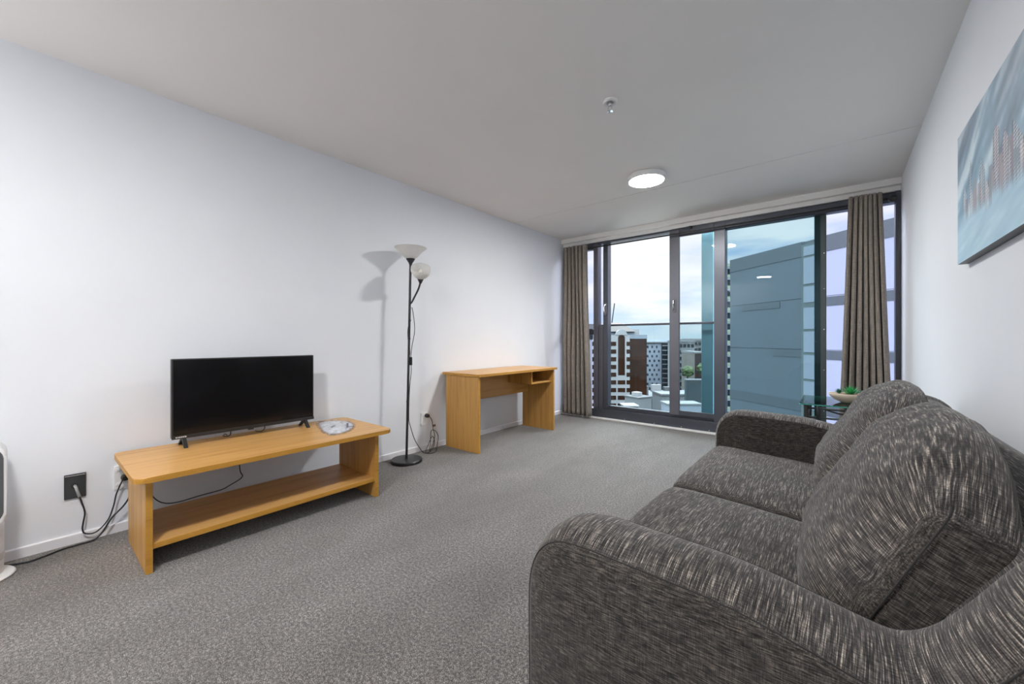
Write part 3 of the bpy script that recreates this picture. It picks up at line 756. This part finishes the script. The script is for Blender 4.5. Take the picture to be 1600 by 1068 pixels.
for j in range(nz+1):
    z = PZ0 + (PZ1-PZ0)*j/nz
    for i in range(ny+1):
        y = PY0 + (PY1-PY0)*i/ny
        vs.append((PXF, y, z)); c, s = paint(y, z)
        for (yc, hw, zb, zt, kind, tint) in BL:
            d = abs(y-yc)
            if d > hw or z > zt: continue
            if kind == 'p' and z > zt-.05 and d > hw*(zt-z)/.05: continue
            if kind == 'r' and z > zt-hw and d*d + (z-zt+hw)**2 > hw*hw: continue
            if kind == 's' and z > zt-.04+(y-yc): continue
            zz = zb + .012*noise.noise(Vector((y*60, 0, 0)))
            k = max(0, min(1, (z-zz+.03)/.05))
            if k <= 0: continue
            st = 1 if int(((z+.15*(y-yc))*1000)//6) % 2 and kind in 'rps' else 0
            f = tuple(.5*t_+.5 for t_ in tint) if st and d < hw*.75 else tuple(t_*.72 for t_ in tint)
            c = tuple(a*(1-k*.85)+b*k*.85 for a, b in zip(c, f))
        cols.append((*c, 1))
fc = [(j*(ny+1)+i, j*(ny+1)+i+1, (j+1)*(ny+1)+i+1, (j+1)*(ny+1)+i) for j in range(nz) for i in range(ny)]
# wrap the canvas round its four sides with a thin return so it has thickness
b0 = len(vs)
cor = [(PY0, PZ0), (PY1, PZ0), (PY1, PZ1), (PY0, PZ1)]
for (y, z) in cor: vs.append((PXF, y, z)); cols.append((.05, .05, .06, 1))
for (y, z) in cor: vs.append((.4295, y, z)); cols.append((.05, .05, .06, 1))
for k in range(4): fc.append((b0+k, b0+(k+1) % 4, b0+4+(k+1) % 4, b0+4+k))
me.from_pydata(vs, [], [f[::-1] for f in fc[:-4]] + fc[-4:]); ca = me.color_attributes.new('paint', 'FLOAT_COLOR', 'POINT')
for i, c in enumerate(cols): ca.data[i].color = c
m = NT('painted_canvas'); a = m.add('ShaderNodeAttribute', attribute_name='paint')
m.l(a.outputs['Color'], m.b.inputs['Base Color']); m.b.inputs['Roughness'].default_value = .45
m.bump(m.noise(m.coord((900, 900, 900)), 1, 1), .15, .0006)
link('painted_canvas', me, m.m, t)

# ------------------------------------------------------------------ the city outside
th = math.radians(39.4); Fv = Vector((-math.sin(th), math.cos(th), 0)); Rv = Vector((math.cos(th), math.sin(th), 0))
def cpt(l, d, z): v = Rv*l + Fv*d; return (v.x, v.y, z)      # city street grid: lateral, depth
def cbox(bm, l0, l1, d0, d1, z0, z1, mi=0, yaw=0, piv=None):
    vs = []
    for l in (l0, l1):
        for d in (d0, d1):
            for z in (z0, z1):
                a, b = l, d
                if yaw:
                    pl, pd = piv; ca_, sa_ = math.cos(yaw), math.sin(yaw)
                    a, b = pl+(l-pl)*ca_-(d-pd)*sa_, pd+(l-pl)*sa_+(d-pd)*ca_
                vs.append(bm.verts.new(cpt(a, b, z)))
    for f in ((0,1,3,2),(4,6,7,5),(0,4,5,1),(2,3,7,6),(0,2,6,4),(1,5,7,3)):
        bm.faces.new([vs[i] for i in f]).material_index = mi
def CB(*a, **k):
    bm = bmesh.new(); cbox(bm, *a, **k); return bm
G = -48.
def cflat(n_, c_, *a, **k): return flat(n_, tuple(x_*.20 for x_ in c_), *a, **k)
M['cwhite'] = cflat('white_concrete', (.64, .65, .69), .7, var=.04, vs=.3)
M['cbrown'] = cflat('bronze_glass', (.085, .036, .022), .12, .3, var=.5, vs=.12)
M['cdark'] = cflat('dark_glass', (.035, .05, .07), .12, .2, var=.5, vs=.15)
M['cblue'] = cflat('blue_window_glass', (.05, .08, .13), .2, var=.3, vs=.3)
M['croof'] = cflat('grey_brown_roof', (.20, .16, .15), .8)
M['cgrey'] = cflat('grey_roofing', (.17, .185, .20), .8, var=.1, vs=.2)
M['cgrey2'] = cflat('pale_concrete', (.30, .33, .36), .8, var=.1, vs=.2)
M['cpale'] = cflat('pale_blue_render', (.42, .50, .62), .8, var=.05, vs=.2)
M['ctree'] = cflat('tree_green', (.07, .15, .035), .9, var=.5, vs=.5)
M['cdkbl'] = cflat('dark_teal_cladding', (.035, .075, .095), .4, var=.1, vs=.3)
def mk_ground():
    m = NT('street_ground'); n = m.noise(m.coord((.04, .04, .04)), 1, 4, .6)
    m.l(m.ramp(n, [(.35, (.05, .09, .04)), (.5, (.16, .17, .17)), (.65, (.30, .31, .32))]), m.b.inputs['Base Color']); m.b.inputs['Roughness'].default_value = .9; return m.m
bm = bmesh.new(); cbox(bm, -1500, 2500, 20, 6000, G-2, G)
gnd = struct(obj('floor_street', bm, mk_ground())); gnd.name = 'ground'
# white and bronze tower: d = 170
b = thing('office_tower', 'white office tower with bronze glass bands and an arched central window', 'building', cpt(47, 170, G))
obj('tower_body', CB(30, 50.5, 170, 195, G, 3.1), M['cwhite'], b)
obj('bronze_wing', CB(50.5, 58.1, 171, 195, G, 1.5), M['cbrown'], b)
obj('wing_parapet', CB(50.5, 58.2, 170.8, 195, 1.5, 3.2), M['cpale'], b)
bm = bmesh.new()
v = [bm.verts.new(cpt(*p)) for p in ((33, 171, 4.6), (53.5, 171, 4.6), (53.5, 190, 4.6), (33, 190, 4.6), (38, 178, 8.6), (49, 178, 8.6), (49, 184, 8.6), (38, 184, 8.6))]
for f in ((0,1,5,4),(1,2,6,5),(2,3,7,6),(3,0,4,7),(4,5,6,7),(0,3,2,1)): bm.faces.new([v[i] for i in f])
obj('hipped_roof', bm, M['croof'], b)
obj('penthouse', CB(34, 52.8, 172, 190, 3.1, 4.6), M['cpale'], b)
obj('plant_room', CB(51, 55.5, 173, 186, 3.2, 5.6), M['cwhite'], b)
# central arched window from the roof down to the lower storeys
bm = bmesh.new(); pts = []
for i in range(13): a_ = PI*i/12; pts.append((46.9+1.45*math.cos(a_), 2.6+1.45*math.sin(a_)))
pts += [(45.45, -13.3), (48.35, -13.3)]
fa = [bm.verts.new(cpt(p[0], 169.9, p[1]-.8)) for p in pts]; fb = [bm.verts.new(cpt(p[0], 170.2, p[1]-.8)) for p in pts]
bm.faces.new(fa); bm.faces.new(fb[::-1])
for i in range(len(pts)): bm.faces.new([fa[i], fa[(i+1) % len(pts)], fb[(i+1) % len(pts)], fb[i]])
obj('arched_window', bm, M['cbrown'], b)
bm = bmesh.new(); pts = [(44.2, 3.1), (49.6, 3.1), (49.0, 4.2)] + [(46.9+2.1*math.cos(PI*i/8), 4.0+1.3*math.sin(PI*i/8)) for i in range(1, 8)] + [(44.8, 4.2)]
fa = [bm.verts.new(cpt(p[0], 169.8, p[1])) for p in pts]; fb = [bm.verts.new(cpt(p[0], 171.5, p[1])) for p in pts]
bm.faces.new(fa); bm.faces.new(fb[::-1])
for i in range(len(pts)): bm.faces.new([fa[i], fa[(i+1) % len(pts)], fb[(i+1) % len(pts)], fb[i]])
obj('arched_gable', bm, M['cwhite'], b)
for k in range(10):
    z = .2 - 3.3*k
    for j, (a, c) in enumerate(((40.9, 44.6), (45.3, 48.5), (49.1, 50.52))):
        if j == 1 and k < 5: continue
        obj('window', CB(a, c, 169.9, 170.2, z-1.75, z), M['cbrown'], b)
    obj('window', CB(33.0, 40.3, 169.9, 170.2, z-1.75, z), M['cbrown'], b)
# pale slab at far left
b = thing('apartment_block', 'pale apartment block with small blue windows seen past the left curtain', 'building', cpt(25, 130, G))
obj('block_body', CB(17, 26.3, 130, 150, G, 1.2), M['cpale'], b)
obj('roof_band', CB(16.8, 26.5, 129.8, 150, 1.2, 4.6), M['cdark'], b)
obj('roof_slab', CB(16.5, 26.8, 129.5, 150, 4.6, 6.2), M['cgrey'], b)
for k in range(9):
    for l in (21.7, 23.2, 24.8): obj('window', CB(l, l+.7, 129.9, 130.1, -1.9-2.9*k, -.5-2.9*k), M['cblue'], b)
# dotted white hotel: d = 260
b = thing('hotel_block', 'pale block dotted with small square windows and a dark glazed end', 'building', cpt(92, 260, G))
obj('hotel_body', CB(86, 98.7, 262, 285, G, -.6), M['cpale'], b)
obj('glazed_bay', CB(98.7, 110, 261, 285, G, -1.0), M['cdark'], b)
obj('roof_parapet', CB(86, 110.5, 261, 285, -1.0, -.2), M['cgrey2'], b)
for k in range(10):
    for l in range(5):
        a = 87.2 + 3.0*l + (1.4 if k % 2 else 0) - 1.2
        if a > 97.5 or a < 86.2: continue
        obj('window', CB(a, a+1.1, 261.9, 262.1, -4.4-3.05*k, -2.9-3.05*k), M['cblue'], b)
    obj('bay_band', CB(98.8, 104.8, 260.9, 261.1, -3.1-3.05*k, -2.5-3.05*k), M['cgrey2'], b)
# low roofs in front
def building(name, label, body, mat, extra=(), cat='building', yaw=0, piv=None):
    l0, l1, d0, d1, z1 = body
    b = thing(name, label, cat, cpt((l0+l1)/2, d0, G))
    obj('walls', CB(l0, l1, d0, d1, G, z1, yaw=yaw, piv=piv), M[mat], b)
    for nm, bx, mt in extra: obj(nm, CB(*bx, yaw=yaw, piv=piv), M[mt], b)
    return b
building('rooftop_house', 'small white and blue plant house on a lower roof beyond the balustrade', (33.6, 38.7, 110, 115, -14.9), 'cgrey2',
    [('flat_roof', (33.4, 38.9, 109.8, 115.2, -14.9, -14.6), 'cgrey'), ('roof_box', (35.2, 37.2, 112, 114, -14.6, -13.6), 'cwhite')], yaw=.5, piv=(38.7, 110))
building('warehouse', 'low building with a broad pale flat roof behind the plant house', (53, 66, 140, 150, -18.5), 'cgrey2',
    [('flat_roof', (52.5, 66.5, 139.5, 150.5, -18.5, -18.0), 'cgrey2'), ('roof_vent', (52.6, 56, 149, 150.4, -18.0, -15.8), 'cwhite'), ('roof_drum', (57, 62, 148, 150, -18.0, -16.6), 'cgrey')])
building('low_office', 'dark low office behind the pale flat roof, left of the dotted block', (60, 74, 190, 215, -27), 'cdark', [('roof_slab', (59.8, 74.2, 189.5, 215, -27, -26.3), 'cgrey2'), ('roof_slab', (60, 66, 192, 200, -26.3, -21.5), 'cgrey2')])
building('shed', 'pale pitched-roof shed at the lower edge of the open doorway', (34.6, 42, 88, 92, -13.4), 'cpale', [('roof', (34.4, 42.2, 87.8, 92.2, -13.4, -13.1), 'cgrey2')])
building('courtyard_house', 'small grey house with a white roof below the bronze tower', (28.5, 31.8, 100, 104, -15.8), 'cgrey', [('roof', (28.3, 32.0, 99.8, 104.2, -15.8, -15.5), 'cwhite')])
# right hand group seen through the sliding pane
building('glass_tower', 'dark teal windowless tower front seen through the sliding pane', (46.6, 53.5, 106, 107.2, -9.8), 'cdkbl', [('parapet', (46.5, 53.6, 105.9, 107.2, -9.8, -9.5), 'cgrey2')])
def gridtower(name, label, l0, l1, d, z1, mat, floors, cols, roofmat='cgrey2'):
    b = thing(name, label, 'building', cpt((l0+l1)/2, d, G))
    obj('walls', CB(l0, l1, d, d+14, G, z1), M[mat], b)
    obj('roof_slab', CB(l0-.3, l1+.3, d-.3, d+14, z1, z1+.8), M[roofmat], b)
    for k in range(floors):
        bm = bmesh.new()
        w = (l1-l0)/cols
        for c in range(cols): cbox(bm, l0+w*c+w*.15, l0+w*c+w*.85, d-.15, d+.1, z1-3.2*k-2.6, z1-3.2*k-.9)
        obj('window_row', bm, M['cdark' if mat != 'cdark' else 'cblue'], b)
gridtower('city_tower', 'tallest pale tower left of the group above the dark teal block', 84, 92, 200, -.2, 'cgrey2', 8, 4)
gridtower('city_tower', 'slim dark tower second from left above the dark teal block', 92.5, 97, 210, -3.5, 'cdark', 6, 2)
gridtower('city_tower', 'mid-grey tower in the middle of the group above the dark teal block', 99, 105, 220, 0.6, 'cgrey', 8, 3)
gridtower('city_tower', 'dark bronze slab right of the middle above the dark teal block', 87, 91, 180, -8.0, 'cdark', 5, 2)
gridtower('city_tower', 'brown glass block at the right of the group above the dark teal block', 82, 86, 178, -5.0, 'cbrown', 6, 3)
gridtower('city_tower', 'pale far tower peeping over the group near the teal column', 113, 120, 250, 1.0, 'cpale', 5, 4)
gridtower('city_tower', 'pale low far tower at the left of the skyline group', 104, 111, 245, -1.6, 'cgrey2', 5, 4)
for (l, d, z, label) in ((73, 165, -12, 'leafy tree between towers above the dark teal block'), (79.5, 165, -11, 'rounded green tree at the right above the dark teal block'), (23.6, 92, -15.6, 'green street tree below the left end of the balustrade'), (23.6, 84, -14.3, 'second green tree at the foot of the bronze tower'), (47.5, 157, -23, 'dark green tree beside the bronze wing')):
    b = thing('street_tree', label, 'tree', cpt(l, d, G))
    bm = bmesh.new(); bmesh.ops.create_icosphere(bm, subdivisions=4, radius=1)
    for v in bm.verts:
        q = v.co.copy(); rr = 1 + .35*noise.noise(q*2.2+Vector((l, d, 0))) + .18*noise.noise(q*6)
        v.co = Vector(cpt(l, d, z)) + Vector((q.x, q.y, q.z*.9))*rr*(1.1 if d < 120 else 2.4)
    obj('crown', bm, M['ctree'], b, True)
    obj('trunk', TB([cpt(l, d, G), cpt(l, d, z)], .35, 8), M['croof'], b)
# tower crane
b = thing('tower_crane', 'thin construction crane jib rising behind the white and bronze tower', 'crane', cpt(63, 250, G))
obj('mast', TB([cpt(63, 250, G), cpt(63, 250, 9)], .5, 6), M['cdark'], b)
obj('jib', TB([cpt(62.2, 250, 6), cpt(64.6, 250, 24)], .35, 6), M['cdark'], b)
# balcony tower: d=110
b = thing('balcony_tower', 'tall residential tower of stacked pale balconies just left of the blue-grey facade', 'building', cpt(59, 110, G))
obj('tower_core', CB(60.2, 64, 112, 118, G, 22), M['cblue'], b)
for k in range(16):
    z = 20.8-3.05*k
    obj('balcony_slab', CB(59.0, 64, 110, 112, z, z+.45), M['cwhite'], b)
    obj('balcony_panel', CB(59.0, 64, 109.9, 110.1, z+.45, z+1.35), cflat('lime_panel', (.55, .60, .42), .5) if k == 0 else bpy.data.materials['lime_panel'], b)
# blue-grey neighbour facade
M['fac1'] = cflat('blue_grey_render', (.098, .155, .205), .6, var=.07, vs=1.2)
M['fac2'] = cflat('dark_band_render', (.066, .105, .142), .6, var=.07, vs=1.5)
M['fac3'] = cflat('lavender_render', (.66, .74, .98), .6, var=.04, vs=.8)
P0 = Vector((-2.94, 15.71, 0)); dv = Vector((.7895, -.6137, 0)).normalized(); nv = Vector((dv.y, -dv.x, 0)).normalized()
if nv.y > 0: nv = -nv
b = thing('neighbouring_building', 'large blue-grey panelled building close outside the right half of the window', 'building', (P0.x, P0.y, G))
def fbox(name, k0, k1, z0, z1, mat, out=0., deep=.3, par=None):
    bm = bmesh.new(); vs = [bm.verts.new(P0 + dv*k + nv*o_ + dv*(.75*max(0, -o_)) + Vector((0, 0, z))) for k in (k0, k1) for o_ in (out, out-deep) for z in (z0, z1)]
    for f in ((0,1,3,2),(4,6,7,5),(0,4,5,1),(2,3,7,6),(0,2,6,4),(1,5,7,3)): bm.faces.new([vs[i] for i in f])
    return obj(name, bm, M[mat], par or b)
zs = [3.85, 2.22, .77, -.72, -2.2, -3.7]
for za, zb in zip(zs, zs[1:]):
    fbox('facade_panel', 0, 2.72, zb+.012, za, 'fac1', 0, 6)
    fbox('facade_panel', 3.24, 12, zb+.012, za, 'fac3', 0, 6)
fbox('lower_facade', 0, 12, G, -3.7, 'fac1', 0, 6)
fbox('joint_backing', .02, 11.98, -3.7, 3.84, 'fac2', -.03, 5.9)
fbox('dark_band', .0, 2.72, 3.42, 3.85, 'fac2', .012, .02)
fbox('dark_band', 3.24, 12, 3.43, 3.86, 'fac2', .012, .02)
fbox('dark_band', .5, 2.0, 2.02, 2.20, 'fac2', .012, .02); fbox('dark_band', 3.3, 7, 1.96, 2.20, 'fac2', .012, .02)
fbox('dark_band', 1.75, 2.72, .55, .76, 'fac2', .012, .02); fbox('dark_band', 3.3, 7, .52, .76, 'fac2', .012, .02)
fbox('dark_band', .0, 2.72, -1.0, -.70, 'fac2', .012, .02); fbox('dark_band', 3.3, 7, -1.0, -.70, 'fac2', .012, .02)
wf = fbox('window_strip', 2.72, 3.24, -3.7, 3.75, 'stile', .03, .3)
for i, (za, zb) in enumerate(((3.42, 3.68), (2.62, 3.36), (2.10, 2.55), (1.35, 1.95), (.70, 1.28), (-.05, .62), (-.9, -.12))):
    fbox('window_pane', 2.80, 3.20, za, zb, 'cpale', .045, .02, wf)
# distant ridge
bm = bmesh.new(); pr = []
for i in range(81):
    l = -900 + i*35; h = 8 + 14*(.5+noise.noise(Vector((i*.13, 3, 0)))) ; pr.append((l, h-12))
a = [bm.verts.new(cpt(l, 2400, h)) for l, h in pr]; c = [bm.verts.new(cpt(l, 2350, G)) for l, h in pr]; e = [bm.verts.new(cpt(l, 2700, G)) for l, h in pr]
for i in range(80): bm.faces.new([c[i], c[i+1], a[i+1], a[i]]); bm.faces.new([a[i], a[i+1], e[i+1], e[i]])
o = obj('distant_hills', bm, cflat('hazy_blue_hills', (.33, .42, .52), .9, var=.15, vs=.01)); o['kind'] = 'structure'

# ------------------------------------------------------------------ light
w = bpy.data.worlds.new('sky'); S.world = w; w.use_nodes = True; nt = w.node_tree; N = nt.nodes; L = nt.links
bg = N['Background']; tc = N.new('ShaderNodeTexCoord'); sp = N.new('ShaderNodeSeparateXYZ'); L.new(tc.outputs['Generated'], sp.inputs[0])
mp = N.new('ShaderNodeMapping'); mp.inputs['Scale'].default_value = (2.2, 2.2, 9.); mp.inputs['Location'].default_value = (.3, .1, .35); L.new(tc.outputs['Generated'], mp.inputs[0])
nz_ = N.new('ShaderNodeTexNoise'); nz_.inputs['Scale'].default_value = 1.6; nz_.inputs['Detail'].default_value = 7; nz_.inputs['Roughness'].default_value = .55; L.new(mp.outputs[0], nz_.inputs['Vector'])
r1 = N.new('ShaderNodeValToRGB'); e = r1.color_ramp.elements; e[0].position = 0.; e[0].color = (.72, .84, .93, 1); e[1].position = .12; e[1].color = (.42, .62, .88, 1)
x = e.new(.35); x.color = (.36, .55, .84, 1); L.new(sp.outputs['Z'], r1.inputs[0])
# cloud cover grows with height
ma = N.new('ShaderNodeMath'); ma.operation = 'MULTIPLY_ADD'; L.new(sp.outputs['Z'], ma.inputs[0]); ma.inputs[1].default_value = 1.0; L.new(nz_.outputs['Fac'], ma.inputs[2])
r2 = N.new('ShaderNodeValToRGB'); e = r2.color_ramp.elements; e[0].position = .46; e[0].color = (0, 0, 0, 1); e[1].position = .68; e[1].color = (1, 1, 1, 1); L.new(ma.outputs[0], r2.inputs[0])
r3 = N.new('ShaderNodeValToRGB'); e = r3.color_ramp.elements; e[0].position = .35; e[0].color = (.80, .84, .92, 1); e[1].position = .6; e[1].color = (1.0, 1.0, 1.02, 1)
mp2 = N.new('ShaderNodeMapping'); mp2.inputs['Scale'].default_value = (3, 3, 11.); L.new(tc.outputs['Generated'], mp2.inputs[0])
n2 = N.new('ShaderNodeTexNoise'); n2.inputs['Scale'].default_value = 2.; n2.inputs['Detail'].default_value = 5; L.new(mp2.outputs[0], n2.inputs['Vector']); L.new(n2.outputs['Fac'], r3.inputs[0])
mx = N.new('ShaderNodeMix'); mx.data_type = 'RGBA'; L.new(r2.outputs[0], mx.inputs[0]); L.new(r1.outputs[0], mx.inputs[6]); L.new(r3.outputs[0], mx.inputs[7])
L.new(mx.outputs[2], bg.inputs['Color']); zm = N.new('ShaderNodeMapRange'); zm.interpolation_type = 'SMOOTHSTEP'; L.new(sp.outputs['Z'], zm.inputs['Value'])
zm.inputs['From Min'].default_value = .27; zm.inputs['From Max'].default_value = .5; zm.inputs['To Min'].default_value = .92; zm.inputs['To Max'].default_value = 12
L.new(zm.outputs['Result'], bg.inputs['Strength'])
su = bpy.data.lights.new('sun', 'SUN'); su.energy = .9; su.angle = math.radians(2); su.color = (1, .96, .9)
so = bpy.data.objects.new('sun', su); C.objects.link(so)
d = Vector((.80, -.42, .75)).normalized(); so.rotation_euler = d.to_track_quat('Z', 'Y').to_euler()

# ------------------------------------------------------------------ camera
cam = bpy.data.cameras.new('camera'); co = bpy.data.objects.new('camera', cam); C.objects.link(co)
cam.sensor_width = 36; cam.lens = 620*36/1600; cam.shift_y = (530.5-534)/1600
cam.clip_start = .02; cam.clip_end = 8000
co.location = (0, 0, 1.05); co.rotation_euler = (PI/2, 0, th)
S.camera = co
S.view_settings.view_transform = 'Standard'; S.view_settings.look = 'None'; S.view_settings.gamma = 1; S.view_settings.use_curve_mapping = False
S.view_settings.exposure = .36
try:
    S.cycles.max_bounces = 10; S.cycles.diffuse_bounces = 6; S.cycles.transparent_max_bounces = 16; S.cycles.sample_clamp_indirect = 6
    S.cycles.caustics_reflective = False; S.cycles.caustics_refractive = False
except Exception: pass
